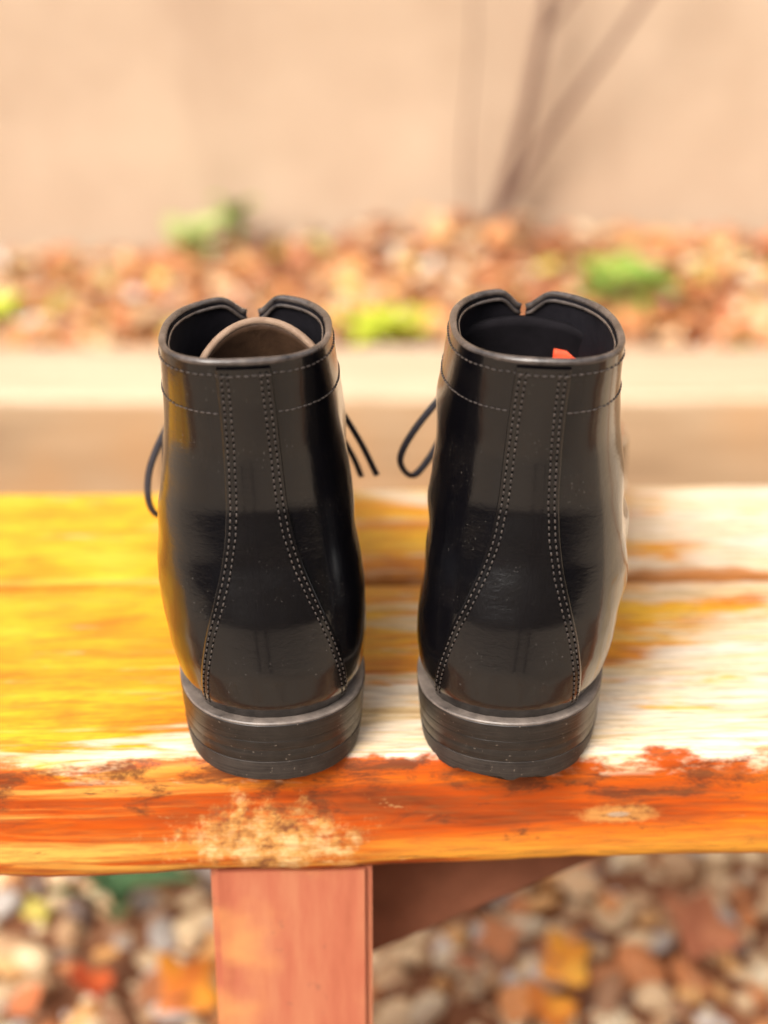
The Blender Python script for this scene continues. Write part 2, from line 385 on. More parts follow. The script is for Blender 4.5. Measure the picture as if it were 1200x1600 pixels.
def euler_m(rx, ry, rz):
    cx, sx, cy, sy, cz, sz = math.cos(rx), math.sin(rx), math.cos(ry), math.sin(ry), math.cos(rz), math.sin(rz)
    X = np.array([[1, 0, 0], [0, cx, -sx], [0, sx, cx]]); Y = np.array([[cy, 0, sy], [0, 1, 0], [-sy, 0, cy]]); Z = np.array([[cz, -sz, 0], [sz, cz, 0], [0, 0, 1]])
    return Z @ Y @ X

def scatter_leaves(name, n, place, smin, smax, tilt, mat):
    AV = []; AF = []; b = 0
    for _ in range(n):
        V, F = leaf_geo(random.uniform(smin, smax), random.uniform(0.8, 1.5), random.uniform(-0.5, 0.7), random.uniform(-0.3, 0.6), random.random() < 0.4)
        V = V @ euler_m(random.gauss(0, tilt), random.gauss(0, tilt), random.uniform(0, 6.28)).T + np.array(place())
        AV.append(V); AF += [tuple(i + b for i in f) for f in F]; b += len(V)
    return mesh_obj(name, np.vstack(AV), AF, mat)

def place_bed():
    x = random.uniform(-1.7, 1.7); y = random.uniform(TIM_Y1 - 0.005, WALL_Y - 0.03)
    pile = 0.05 * max(0, (y - 1.8) / 0.23) * math.exp(-((x - 0.05) / 0.35) ** 2)
    return (x, y, bed_z(x, y) + random.uniform(0.005, 0.03) + pile * random.random())
tag(scatter_leaves('leaf_litter', 8500, place_bed, 0.02, 0.05, 0.4, M_LITTER), 'thick brown and orange leaf litter covering the planting bed', 'leaf litter', kind='stuff')

# gravel: rounded, uneven pebbles heaped around the bench
ICO_V, ICO_F = [], []
import bmesh
bm = bmesh.new(); bmesh.ops.create_icosphere(bm, subdivisions=2, radius=1.0)
ICO_V = np.array([v.co[:] for v in bm.verts]); ICO_F = [tuple(v.index for v in f.verts) for f in bm.faces]; bm.free()
AV = []; AF = []; b = 0
for k in range(12000):
    far = k > 10800
    x = random.uniform(-1.1, 1.1) if not far else random.uniform(-2.2, 2.2)
    y = random.uniform(-0.15, 1.22) if not far else random.uniform(-1.3, -0.15)
    s = random.choice((0.005, 0.0065, 0.008, 0.010, 0.012)) * random.uniform(0.85, 1.3)
    sc = np.array([random.uniform(0.9, 1.5), random.uniform(0.8, 1.2), random.uniform(0.5, 0.8)]) * s
    ph = rng.uniform(0, 6.28, 3)
    d = 1 + 0.16 * np.sin(2.3 * ICO_V[:, 0] + ph[0]) * np.sin(2.9 * ICO_V[:, 1] + ph[1]) + 0.10 * np.sin(3.7 * ICO_V[:, 2] + ph[2])
    P = (ICO_V * d[:, None] * sc) @ euler_m(random.gauss(0, .4), random.gauss(0, .4), random.uniform(0, 6.28)).T
    AV.append(P + np.array([x, y, random.uniform(0.15, 1.1) * s])); AF += [tuple(i + b for i in f) for f in ICO_F]; b += len(P)
tag(mesh_obj('gravel', np.vstack(AV), AF, M_GRAVEL), 'mixed tan and grey river gravel around the bench legs', 'gravel', kind='stuff')
def place_gravel():
    return (random.uniform(-1.1, 0.9), random.uniform(-0.1, 1.2), random.uniform(0.018, 0.032))
tag(scatter_leaves('leaf_scatter', 520, place_gravel, 0.022, 0.048, 0.3, M_LITTER), 'small dry tan leaves lying among the gravel', 'dry leaves', kind='stuff')

def fallen_leaf(x, y, z, size, rz, mat, label, width=1.3, rx=0.25, ry=-0.2, curl=1.1):
    V, F = leaf_geo(size, width, curl, 0.25, True)
    o = mesh_obj('fallen_leaf', V, F, mat)
    st = sweep(catmull([(0, -0.5 * size, 0.1 * size), (0.03 * size, -0.68 * size, 0.1 * size), (0.09 * size, -0.85 * size, 0.06 * size)], 4), 0.0012, nseg=5)
    mesh_obj('stalk', st[0], st[1], M_BARK, o)
    o.location = (x, y, z); o.rotation_euler = (rx, ry, rz)
    so = o.modifiers.new('thickness', 'SOLIDIFY'); so.thickness = 0.0006
    tag(o, label, 'leaf', 'bright fallen leaves on the gravel'); return o

# ---------------------------------------------------------------- shrub stems and weeds in the bed
shrub = empty('bare_shrub', (0.158, 1.98, 0.17))
tag(shrub, 'leafless shrub with thin brown stems rising against the beige wall', 'shrub')
def stem(pts, r0, r1, name='stem', parent=shrub):
    P = catmull(pts, 8); V, F = sweep(P, np.linspace(r0, r1, len(P)), nseg=7, up=(0.2, 1, 0)); return mesh_obj(name, V, F, M_BARK, parent)
s1 = stem([(0, 0, -0.02), (0.025, -0.01, 0.08), (0.065, -0.02, 0.24), (0.10, -0.03, 0.46), (0.15, -0.06, 0.75)], 0.0125, 0.006, 'stem')
stem([(0.02, -0.012, 0.06), (0.10, -0.02, 0.20), (0.19, -0.05, 0.34), (0.30, -0.06, 0.52), (0.36, -0.05, 0.7)], 0.007, 0.0035, 'branch', s1)
stem([(0.085, -0.02, 0.35), (0.15, -0.05, 0.45), (0.24, -0.09, 0.60)], 0.005, 0.002, 'branch', s1)
stem([(-0.02, 0, -0.02), (-0.03, 0.0, 0.16), (-0.02, -0.01, 0.36), (-0.03, -0.02, 0.62)], 0.003, 0.0015, 'stem')

def weed(loc, leaves, size, mat, label, spread=0.06, height=0.05, width=0.9):
    o = empty('low_weed', loc); tag(o, label, 'weed')
    for k in range(leaves):
        a = 2 * math.pi * k / leaves + random.uniform(-.4, .4); rr = spread * random.uniform(0.35, 1)
        h = height * random.uniform(0.5, 1.2)
        V, F = leaf_geo(size * random.uniform(0.7, 1.2), width, -0.5, 0.3)
        V = V @ euler_m(random.uniform(0.1, 0.8), random.uniform(-.3, .3), a - math.pi / 2).T + np.array([rr * math.cos(a), rr * math.sin(a), h])
        lf = mesh_obj('leaf', V, F, mat, o)
        P = catmull([(0, 0, -0.01), (rr * 0.3 * math.cos(a), rr * 0.3 * math.sin(a), h * 0.8), (rr * 0.6 * math.cos(a), rr * 0.6 * math.sin(a), h)], 4)
        sv = sweep(P, 0.0015, nseg=5); mesh_obj('stalk', sv[0], sv[1], mat, lf)
    return o
weed((-0.30, 1.93, 0.175), 12, 0.06, M_PALEGREEN, 'pale green weed with upright leaves at the foot of the wall', 0.05, 0.055)
weed((-0.235, 1.96, 0.18), 9, 0.055, M_GREEN, 'darker green weed close beside the pale weed at the wall foot', 0.03, 0.08)
weed((0.00, 1.50, 0.165), 12, 0.065, M_LIME, 'lime green weed just behind the sleeper between the two boots', 0.055, 0.035)
weed((0.335, 1.70, 0.18), 14, 0.075, M_GREEN, 'broad green weed in the leaf bed right of the shrub', 0.085, 0.03)
weed((-0.56, 1.60, 0.16), 6, 0.055, M_LIME, 'small yellow-green weed among the leaves at the far bed end', 0.035, 0.03)

# ---------------------------------------------------------------- bench
bench = empty('garden_bench', (0, 0, 0), R(1.8))
tag(bench, 'weathered garden bench of two varnished orange planks on salmon painted legs', 'bench')
B_Y0, B_YJ, B_Y1 = 0.019, 0.176, 0.292
def plank(name, y0, y1, th, mat, x0, x1, front, seed):
    seg = 220; r = 0.004
    prof = []   # (y, z, which) going round: top front -> front -> bottom -> back -> top
    rf = 0.006 if front else 0.004
    for a in (90, 112, 135, 157, 180): prof.append((y0 + rf + rf * math.cos(R(a)), -rf + rf * math.sin(R(a)), 'f'))
    for t in (0.2, 0.4, 0.6, 0.8): prof.append((y0, -rf - (th - 2 * rf) * t, 'f'))
    for a in (180, 210, 240, 270): prof.append((y0 + rf * 1.6 + rf * 1.6 * math.cos(R(a)), -th + rf * 1.6 + rf * 1.6 * math.sin(R(a)), 'b'))
    prof.append(((y0 + y1) / 2, -th, 'b'))
    for a in (270, 315, 360): prof.append((y1 - r + r * math.cos(R(a)), -th + r + r * math.sin(R(a)), 'k'))
    for a in (0, 30, 60, 90): prof.append((y1 - r + r * math.cos(R(a)), -r + r * math.sin(R(a)), 'k'))
    for t in (0.2, 0.4, 0.6, 0.8): prof.append((y1 - r + (y0 + rf - y1 + r) * t, 0, 't'))
    n = len(prof); V = []; F = []
    for i in range(seg + 1):
        x = x0 + (x1 - x0) * i / seg
        e1 = mnoise.noise(Vector((x * 4, seed, 0))); e2 = mnoise.noise(Vector((x * 22, seed, 3))); e3 = mnoise.noise(Vector((x * 70, seed, 5)))
        thin = 0.004 * math.sin((x + 0.10) * 5.2)         # the slab's depth wanders along its length
        for (py, pz, w) in prof:
            dy = dz = 0.0
            if w == 'f': dy = 0.0016 * e1 + 0.0008 * e2 + 0.0007 * mnoise.noise(Vector((x * 40, pz * 120, seed)))
            if w == 'b': dz = thin + 0.0018 * e2 + 0.0009 * e3; dy = 0.0016 * e1
            if w == 'f' and pz < -rf: dz = thin * (-pz / th)
            if w == 'k': dy = 0.0014 * mnoise.noise(Vector((x * 12, seed, 9))) + 0.0006 * e3
            V.append((x, py + dy, pz + dz))
    for i in range(seg):
        for k in range(n):
            k2 = (k + 1) % n; F.append((i * n + k, i * n + k2, (i + 1) * n + k2, (i + 1) * n + k))
    F.append(tuple(range(n))[::-1]); F.append(tuple(seg * n + k for k in range(n)))
    o = mesh_obj(name, V, F, mat, bench); o.location = (0, 0, BT); return o
plank('plank', B_Y0, B_YJ - 0.004, 0.057, M_PLANK_NEAR, -0.36, 1.12, True, 1.0)
plank('plank', B_YJ + 0.004, B_Y1, 0.055, M_PLANK_FAR, -0.36, 1.12, False, 7.0)

def slab(name, pts, y0, y1, mat, parent, bev=0.003):
    """board with outline pts in xz, from y0 to y1, softened arrises"""
    bm = bmesh.new()
    f = bm.faces.new([bm.verts.new((x, y0, z)) for x, z in pts])
    r = bmesh.ops.extrude_face_region(bm, geom=[f])
    bmesh.ops.translate(bm, verts=[v for v in r['geom'] if isinstance(v, bmesh.types.BMVert)], vec=(0, y1 - y0, 0))
    bmesh.ops.recalc_face_normals(bm, faces=bm.faces)
    bmesh.ops.bevel(bm, geom=list(bm.edges), offset=bev, segments=2, affect='EDGES')
    me = bpy.data.meshes.new(name); bm.to_mesh(me); bm.free(); me.materials.append(mat)
    o = bpy.data.objects.new(name, me); COL.objects.link(o); o.parent = parent; return o
UZ = BT - 0.0535
for lx in (-0.0365, 0.88):
    slab('leg', [(lx - 0.0325, 0), (lx + 0.0325, 0), (lx + 0.0325, UZ), (lx - 0.0325, UZ)], 0.024, 0.064, M_LEG, bench)
    slab('leg', [(lx - 0.0325, 0), (lx + 0.0325, 0), (lx + 0.0325, UZ), (lx - 0.0325, UZ)], 0.240, 0.280, M_LEG, bench)
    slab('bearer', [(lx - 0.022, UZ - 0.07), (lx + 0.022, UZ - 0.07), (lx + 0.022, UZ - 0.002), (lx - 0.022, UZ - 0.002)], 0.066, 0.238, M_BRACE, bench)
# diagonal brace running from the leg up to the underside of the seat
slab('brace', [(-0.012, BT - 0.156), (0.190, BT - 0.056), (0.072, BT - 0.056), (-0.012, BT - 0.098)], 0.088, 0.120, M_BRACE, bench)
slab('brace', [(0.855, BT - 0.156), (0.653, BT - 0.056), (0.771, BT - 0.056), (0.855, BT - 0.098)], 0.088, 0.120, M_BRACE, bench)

# ---------------------------------------------------------------- boots (centimetres inside, metres in the meshes)
def smooth(t): t = np.clip(t, 0, 1); return t * t * (3 - 2 * t)
def table(kx, ky, w=15):
    xs = np.linspace(kx[0], kx[-1], 400); ys = np.interp(xs, kx, ky)
    yp = np.concatenate([np.full(w, ys[0]) - (ys[1] - ys[0]) * np.arange(w, 0, -1), ys, np.full(w, ys[-1]) + (ys[-1] - ys[-2]) * np.arange(1, w + 1)])
    k = np.hanning(2 * w + 1); k /= k.sum(); ys = np.convolve(yp, k, 'valid')
    return lambda v: np.interp(v, xs, ys)
Z0, ZT = 2.6, 16.0
yb = table([2.6, 3.3, 4.6, 6.5, 8.5, 10.5, 12.5, 14.5, 16.2], [0.62, 0.16, 0.0, 0.33, 0.98, 1.45, 1.55, 1.40, 1.15], 9)
yf = table([2.6, 4.0, 5.2, 6.2, 7.0, 7.8, 8.6, 9.5, 10.5, 12, 14, 16.2], [29.8, 30.2, 29.6, 27.8, 24.6, 21.2, 18.2, 15.4, 13.2, 11.3, 10.2, 9.6], 8)
w_foot = table([0, 4, 8, 12, 16, 20, 24, 31], [3.85, 3.85, 3.85, 3.75, 3.95, 4.5, 4.45, 4.1])
w_shaft = table([2.6, 3.4, 4.2, 5.5, 7.5, 10, 13, 16.2], [3.30, 3.58, 3.74, 3.86, 3.82, 3.60, 3.30, 3.08], 9)
zs = table([0, 7, 9, 16, 19, 25, 31], [2.6, 2.6, 2.5, 1.25, 1.05, 1.1, 2.0], 12)
def halfw(y, z):
    b, f = float(yb(z)), float(yf(z))
    t = float(smooth((z - 4.0) / 6.0))
    w = w_foot(y) * (float(w_shaft(z)) / 3.85) * (1 - t) + float(w_shaft(z)) * t
    rb = 4.3 * (1 - t) + 3.9 * t; rf = 7.0 * (1 - t) + 4.4 * t
    d = np.clip((y - b) / rb, 0, 1); e = np.clip((f - y) / rf, 0, 1)
    eb = 2.15 + 0.45 * float(smooth((z - 12) / 4))
    return w * (1 - (1 - d) ** eb) ** (1 / eb) * (1 - (1 - e) ** 2.2) ** (1 / 2.2)
_ring = {}
def ring(z):
    key = round(float(z), 3)
    if key not in _ring:
        th = np.linspace(0, math.pi, 240); b, f = float(yb(z)), float(yf(z))
        y = b + (f - b) * (1 - np.cos(th)) / 2; x = halfw(y, z)
        s = np.concatenate([[0], np.cumsum(np.hypot(np.diff(x), np.diff(y)))])
        _ring[key] = (x, y, s)
    return _ring[key]

class Boot:
    def __init__(s, side, crease):
        s.m = side          # +1: medial side towards +x (left boot); -1: mirrored
        s.crease = crease; s.gap = 0.27 if side > 0 else 0.12; s.twist = 0.075 if side > 0 else 0.130; s.tilt = 0.012 if side > 0 else 0.035; s.lean = 0.068 if side > 0 else 0.084
        s._c = {}
    def raw(s, z, a, frac=False):
        """a: signed arc length from the back seam (cm), + = medial; or signed fraction of the half ring"""
        x, y, sl = ring(z); q = abs(a) * (s.half(z) if frac else 1.0)
        X = float(np.interp(q, sl, x)); Y = float(np.interp(q, sl, y))
        sg = 1 if a >= 0 else -1
        # soft creases and dents in the quarters, growing away from the stiff heel
        amt = s.crease * float(smooth((q - 3.2) / 3.0)) * float(smooth((z - 4.5) / 2)) * (1 - float(smooth((z - 13) / 2)))
        ph = 1.3 if sg > 0 else 0.2
        d = amt * (0.20 * mnoise.noise(Vector((z * 0.42 + 0.25 * q, q * 0.33, 7.7 * sg * s.m + ph))) + 0.03 * mnoise.noise(Vector((z * 1.3 - 0.5 * q, q * 0.7, 3.1 * sg * s.m))))
        for zc, dp, k in ((8.6, 0.07, 0.5), (9.9, 0.035, 1.1)):      # flex creases across the ankle
            zc = zc + 0.35 * math.sin(k * q + ph * 3 * s.m) + 0.12 * (q - 5) * (0.6 if s.m > 0 else 1.0)
            d -= amt * dp * math.exp(-((z - zc) / 0.5) ** 2) * float(smooth((q - 4.2) / 1.5))
        r = math.hypot(X, 1.5) or 1
        X += d * X / r
        return s.fin(sg * X, Y, z)
    def fin(s, X, Y, z):
        Zz = z + (float(zs(Y)) - Z0) * (1 - float(smooth((z - Z0) / 5.0)))
        up = float(smooth((z - 7.0) / 8.0))
        X = X + 0.012 * max(Y - 10, 0) - s.lean * (z - Z0) + s.twist * Y * up      # shaft leans out and twists in over the foot
        Zz += s.tilt * Y * up
        return np.array([s.m * X, Y, Zz])
    def half(s, z):
        x, y, sl = ring(z); gap = s.gap * float(smooth((z - 9.3) / 3.0))
        return sl[-1] - gap
    def normal(s, z, a):
        e = 0.08
        zz = min(z, ZT - 0.1)
        da = s.raw(zz, a + e) - s.raw(zz, a - e) if abs(a) > e else s.raw(zz, e) - s.raw(zz, -e)
        dz = s.raw(zz + e, a) - s.raw(max(zz - e, Z0), a)
        n = np.cross(da, dz) * s.m; n /= np.linalg.norm(n) + 1e-12
        return n
    def on(s, z, a, h): return s.raw(z, a) + s.normal(z, a) * h

def add_stitches(path, nrm, pitch, width, height, fill=0.72, sag=0.0):
    """thread stitches lying along path; returns verts and faces (cm)"""
    P = np.array(path); N = np.array(nrm)
    L = np.concatenate([[0], np.cumsum(np.linalg.norm(np.diff(P, axis=0), axis=1))])
    V = []; F = []; H = []
    n = int(L[-1] / pitch)
    def ev(l): return np.array([np.interp(l, L, P[:, k]) for k in range(3)]), np.array([np.interp(l, L, N[:, k]) for k in range(3)])
    for i in range(n):
        l0 = (i + 0.5) * pitch; hl = pitch * fill / 2 * random.uniform(0.9, 1.08)
        j = random.uniform(-0.012, 0.012)
        b = len(V); st = []
        for t, w in ((-1, 0.25), (-0.6, 0.9), (0, 1), (0.6, 0.9), (1, 0.25)):
            p, nn = ev(l0 + hl * t); nn = nn / np.linalg.norm(nn)
            q, _ = ev(min(l0 + hl * t + 0.03, L[-1])); r, _ = ev(max(l0 + hl * t - 0.03, 0)); T = q - r; T = T / (np.linalg.norm(T) + 1e-9)
            S = np.cross(T, nn); c = p + nn * (height * (w - 0.55)) + S * j
            for k in range(6):
                a = math.pi / 3 * k; V.append(c + S * math.cos(a) * width * w + nn * math.sin(a) * width * 0.8 * w)
        for k in range(4):
            for m in range(6):
                m2 = (m + 1) % 6; F.append((b + k * 6 + m, b + k * 6 + m2, b + (k + 1) * 6 + m2, b + (k + 1) * 6 + m))
        F += [tuple(b + m for m in range(6))[::-1], tuple(b + 24 + m for m in range(6))]
        p, nn = ev(l0 + pitch / 2); H.append((p, nn / np.linalg.norm(nn)))
    return V, F, H

def strip_half(z):
    return float(np.interp(z, [2.6, 3.5, 4.5, 6.0, 7.2, 8.3, 9.5, 10.8, 13, 16.2], [3.10, 3.02, 2.85, 2.38, 1.90, 1.50, 1.22, 1.06, 0.98, 0.92]))
_sh = table(np.linspace(2.6, 16.2, 40), [strip_half(z) for z in np.linspace(2.6, 16.2, 40)], 14)

CM = 0.01
def build_boot(side, loc, rz, label, tongue_mat, crease, tongue, tagged, lace_pts):
    B = Boot(side, crease)
    root = empty('leather_boot', loc, rz); tag(root, label, 'boot', 'pair of black ankle boots on the bench')
    def put(name, V, F, mat, parent=root, flip=False):
        V = np.array(V) * CM
        if flip: F = [tuple(f)[::-1] for f in F]
        return mesh_obj(name, V, F, mat, parent)
    # --- upper: one skin from welt to collar, open at the throat
    zl = np.concatenate([np.linspace(Z0, 5.0, 12), np.linspace(5.2, 9.6, 32), np.linspace(9.9, ZT, 22)])
    nc = 72; cs = np.linspace(-1, 1, 2 * nc + 1)
    G = np.zeros((len(zl), len(cs), 3))
    for i, z in enumerate(zl):
        v = (z - Z0) / (ZT - Z0)
        for j, c in enumerate(cs):
            cc = math.copysign(abs(c) ** 1.15, c)
            zz = z - 0.65 * float(smooth((abs(c) - 0.90) / 0.10)) ** 2 * float(smooth((z - 11) / 5))
            G[i, j] = B.raw(zz, cc, True)
    nC = len(cs)
    F = [(i * nC + j, i * nC + j + 1, (i + 1) * nC + j + 1, (i + 1) * nC + j) for i in range(len(zl) - 1) for j in range(nC - 1)]
    up = put('upper', G.reshape(-1, 3), F, M_LEATHER, flip=(side < 0))
    bmx = bmesh.new(); bmx.from_mesh(up.data); bmesh.ops.remove_doubles(bmx, verts=bmx.verts, dist=0.00005)
    bmesh.ops.recalc_face_normals(bmx, faces=bmx.faces); bmx.to_mesh(up.data); bmx.free()
    # --- lining: inner skin, 3 mm inside
    dJ = np.gradient(G, axis=1); dI = np.gradient(G, axis=0)
    NN = np.cross(dJ, dI) * side; NN /= np.linalg.norm(NN, axis=2)[:, :, None] + 1e-9
    k0 = 6
    GI = (G - NN * 0.30)[k0:]; GI[:, :, 2] = np.minimum(GI[:, :, 2], ZT + 0.5)
    F = [(i * nC + j, i * nC + j + 1, (i + 1) * nC + j + 1, (i + 1) * nC + j) for i in range(len(zl) - k0 - 1) for j in range(nC - 1)]
    put('lining', GI.reshape(-1, 3), F, M_LINING, flip=(side > 0))
    # facing edges between skin and lining
    for jj in (0, nC - 1):
        kk = [i for i in range(len(zl)) if zl[i] > 9.4]
        V = [G[i, jj] for i in kk] + [G[i, jj] - NN[i, jj] * 0.3 for i in kk]; m = len(kk)
        put('facing_edge', V, [(i, i + 1, m + i + 1, m + i) for i in range(m - 1)], M_LINING)
    # --- rolled collar binding
    top = G[-1] - NN[-1] * 0.13; top = top + np.array([0, 0, 0.02])
    wob = np.array([0.012 * math.sin(9 * c + 1) + 0.008 * math.sin(23 * c) for c in cs])
    V, F = sweep(top, 0.145 + wob, 0.135 + wob * 0.6, nseg=12, N=np.tile([0, 0, 1.0], (nC, 1)))
    bd = put('collar_binding', V, F, M_BINDING)
    V2 = []; F2 = []
    inner = G[-1] - NN[-1] * 0.33 - np.array([0, 0, 0.16])
    V2, F2 = sweep(inner, 0.05, 0.075, nseg=8, N=np.tile([0, 0, 1.0], (nC, 1)))
    put('lining_piping', V2, F2, M_BINDING, bd)
    # --- back stay strip, proud of the quarters
    zz = np.linspace(2.62, 15.86, 90); us = np.array([-1, -1, -0.985, -0.95, -0.8, -0.6, -0.4, -0.2, 0, 0.2, 0.4, 0.6, 0.8, 0.95, 0.985, 1, 1]); hh = np.array([0.0, 0.075, 0.105, 0.12] + [0.125] * 9 + [0.12, 0.105, 0.075, 0.0])
    V = []
    for z in zz:
        w = float(_sh(z))
        for u, h in zip(us, hh): V.append(B.on(z, u * w, h + 0.004))
    nu = len(us); F = [(i * nu + j, i * nu + j + 1, (i + 1) * nu + j + 1, (i + 1) * nu + j) for i in range(len(zz) - 1) for j in range(nu - 1)]
    st = put('backstay', V, F, M_BACKSTAY, flip=(side < 0))
    # --- stitches: two rows down each edge of the back stay
    SV = []; SF = []; HV = []; HF = []
    def collect(path, nrm, pitch, w, h, fill=0.72, hole=0.035):
        v, f, H = add_stitches(path, nrm, pitch, w, h, fill); b = len(SV); SV.extend(v); SF.extend([tuple(i + b for i in q) for q in f])
        for p, n in H:
            t = np.array([0, 0, 1.0]); a = np.cross(n, t); a /= np.linalg.norm(a) + 1e-9; t = np.cross(a, n); b2 = len(HV)
            for k in range(7): HV.append(p + n * 0.012 + (a * math.cos(k * 0.8976) + t * math.sin(k * 0.8976)) * hole * random.uniform(0.85, 1.15))
            HF.append(tuple(range(b2, b2 + 7)))
    for sg in (-1, 1):
        for ins in (0.17, 0.38):
            zq = np.linspace(3.0, 15.75, 160)
            path = [B.on(z, sg * (float(_sh(z)) - ins), 0.128) for z in zq]; nr = [B.normal(z, sg * (float(_sh(z)) - ins)) for z in zq]
            collect(path, nr, 0.235, 0.034, 0.012, 0.64, 0.042)
    o1 = put('stitching', SV, SF, M_THREAD, st); tag(o1, kind='stuff')
    o2 = put('awl_holes', HV, HF, M_HOLE, st, flip=True); tag(o2, kind='stuff')
    # --- collar stitching lines on the quarters
    SV = []; SF = []; HV = []; HF = []
    for sg in (-1, 1):
        aq = np.linspace(float(_sh(14.2)) + 0.06, B.half(14.2) - 0.3, 140)
        zc = lambda a: 14.15 + 0.10 * smooth((a - 1) / 5) * 1.0
        collect([B.on(float(zc(a)), sg * a, 0.01) for a in aq], [B.normal(float(zc(a)), sg * a) for a in aq], 0.24, 0.034, 0.02, 0.82, 0.02)
    hp = 0.84 * B.half(15.6); aq = np.linspace(-hp, hp, 260)
    collect([B.on(15.62, a, 0.015 if abs(a) > 0.95 else 0.14) for a in aq], [B.normal(15.55, a) for a in aq], 0.27, 0.034, 0.02, 0.7, 0.03)
    o3 = put('stitching', SV, SF, M_THREAD, up); tag(o3, kind='stuff')
    # --- sole edge layers
    x, y, sl = ring(Z0 + 0.35)
    keep = np.linspace(0, sl[-1], 140); ox = np.interp(keep, sl, x); oy = np.interp(keep, sl, y)
    OX = np.concatenate([ox, -ox[::-1][1:-1]]); OY = np.concatenate([oy, oy[::-1][1:-1]])
    def outline(off):
        tx = np.roll(OX, -1) - np.roll(OX, 1); ty = np.roll(OY, -1) - np.roll(OY, 1); l = np.hypot(tx, ty) + 1e-9
        return OX - (-ty / l) * off * 1.0 if False else OX + (ty / l) * off, OY - (tx / l) * off
    def layer(name, prof, mat, parent=root, ymax=None, jag=None, off_f=0.3):
        """prof: (offset, dz below the welt top) rings from top to bottom"""
        V = []; n = None
        for q, (off, dz) in enumerate(prof):
            X, Y = outline(0.0)
            ext = off_f * smooth((Y - 8) / 8) - 0.15 * smooth((Y - 1.0) / 3.0) * (1 - smooth((Y - 8) / 8))
            tx = np.roll(X, -1) - np.roll(X, 1); ty = np.roll(Y, -1) - np.roll(Y, 1); l = np.hypot(tx, ty) + 1e-9
            X = X + ty / l * (off + ext); Y = Y - tx / l * (off + ext)
            if ymax is not None:      # heel block: cut straight across at the breast
                hx = np.interp(ymax, Y[:130], X[:130]); over = Y > ymax; m = np.flatnonzero(over)
                X[m] = np.linspace(hx, -hx, len(m)); Y[m] = ymax - 0.25 * (1 - (X[m] / hx) ** 2)
            for i in range(len(X)):
                p = B.fin(X[i], Y[i], Z0); z = p[2] + dz if ymax is None else Z0 + dz
                if jag and q >= len(prof) - 2 and Y[i] < (ymax or 99) - 0.1: z += jag(i) if q == len(prof) - 1 else 0.8 * jag(i)
                V.append((p[0], p[1], z))
            n = len(X)
        F = [(k * n + i, k * n + (i + 1) % n, (k + 1) * n + (i + 1) % n, (k + 1) * n + i) for k in range(len(prof) - 1) for i in range(n)]
        F.append(tuple(range(n))[::-1]); F.append(tuple((len(prof) - 1) * n + i for i in range(n)))
        o = put(name, V, F, mat, parent, flip=(side > 0)); o.data.set_sharp_from_angle(angle=R(28)); return o
    layer('rand', [(-0.25, 0.05), (0.22, 0.055), (0.31, 0.035), (0.345, -0.01), (0.335, -0.06), (0.26, -0.075)], M_WELT)
    sole = layer('outsole', [(0.22, -0.065), (0.325, -0.07), (0.345, -0.09), (0.300, -0.75), (0.296, -0.77), (0.22, -0.78)], M_EDGE)
    heel = layer('heel_stack', [(0.20, -0.775), (0.292, -0.780), (0.297, -0.79), (0.262, -1.18), (0.257, -1.19), (0.260, -1.20), (0.215, -1.65), (0.205, -1.675), (0.12, -1.69)], M_EDGE, ymax=7.6)
    jr = [random.random() for _ in range(400)]
    jag = (lambda i: 0.16 * (jr[i // 4] > 0.45) * (0.6 + 0.4 * jr[i])) if crease > 1.0 else (lambda i: 0.03 * jr[i])
    layer('heel_lift', [(0.12, -1.685), (0.215, -1.690), (0.226, -1.71), (0.155, -2.25), (0.10, -2.52), (0.02, -2.60)], M_RUBBER, ymax=7.55, jag=jag)
    # --- tongue: curved leaf standing inside the throat
    tw, tz, ty0, ytop = tongue
    V = []; nt, nn = 26, 25
    for i in range(nt):
        v = i / (nt - 1)
        for j in range(nn):
            u = -1 + 2 * j / (nn - 1)
            zz = 7.5 + (tz - 7.5) * v
            zz -= (1 - math.sqrt(max(1 - (u * 0.985) ** 2, 0))) * (0.7 if tagged else tz - 12.6) * v ** 2
            yy = 12.2 + (ytop - 12.2) * v ** 0.8 - ty0 * u * u
            V.append(B.fin(u * tw, yy, 9.0)[:2].tolist() + [zz]) if False else V.append((side * (u * tw + (0.0 if tagged else 0.35)) - side * B.lean * (zz - Z0) + side * B.twist * yy * v, yy, zz))
    F = [(i * nn + j, i * nn + j + 1, (i + 1) * nn + j + 1, (i + 1) * nn + j) for i in range(nt - 1) for j in range(nn - 1)]
    tg = put('tongue', V, F, tongue_mat)
    so = tg.modifiers.new('thickness', 'SOLIDIFY'); so.thickness = 0.0028; so.offset = 0
    rimV, rimF = sweep([V[(nt - 1) * nn + j] for j in range(nn)], 0.15, 0.15, nseg=8, up=(0, 1, 0))
    if not tagged: put('tongue_edge', rimV, rimF, mat_tongue_edge, tg)
    if tagged:
        Vt = []; na = 9
        for i in range(5):
            for j in range(na):
                u = 0.03 + 0.46 * j / (na - 1); zz = tz - 2.2 + 1.0 * i / 4 - 0.12 * (j / 8) * (i / 4)
                yy = ytop + 0.35 - ty0 * u * u - 0.42
                Vt.append((-side * (u * tw) * 1.0 - side * B.lean * (zz - Z0), yy, zz))
        Ft = [(i * na + j, i * na + j + 1, (i + 1) * na + j + 1, (i + 1) * na + j) for i in range(4) for j in range(na - 1)]
        t2 = put('woven_tag', Vt, Ft, M_TAG, tg); t2['label'] = 'small red woven tag inside the collar'
        so = t2.modifiers.new('thickness', 'SOLIDIFY'); so.thickness = 0.001
    # --- eyelets and lacing across the throat
    lc = empty_part = None
    rows = [10.0, 10.9, 11.8, 12.7, 13.6]
    LV = []; LF = []
    ends = {}
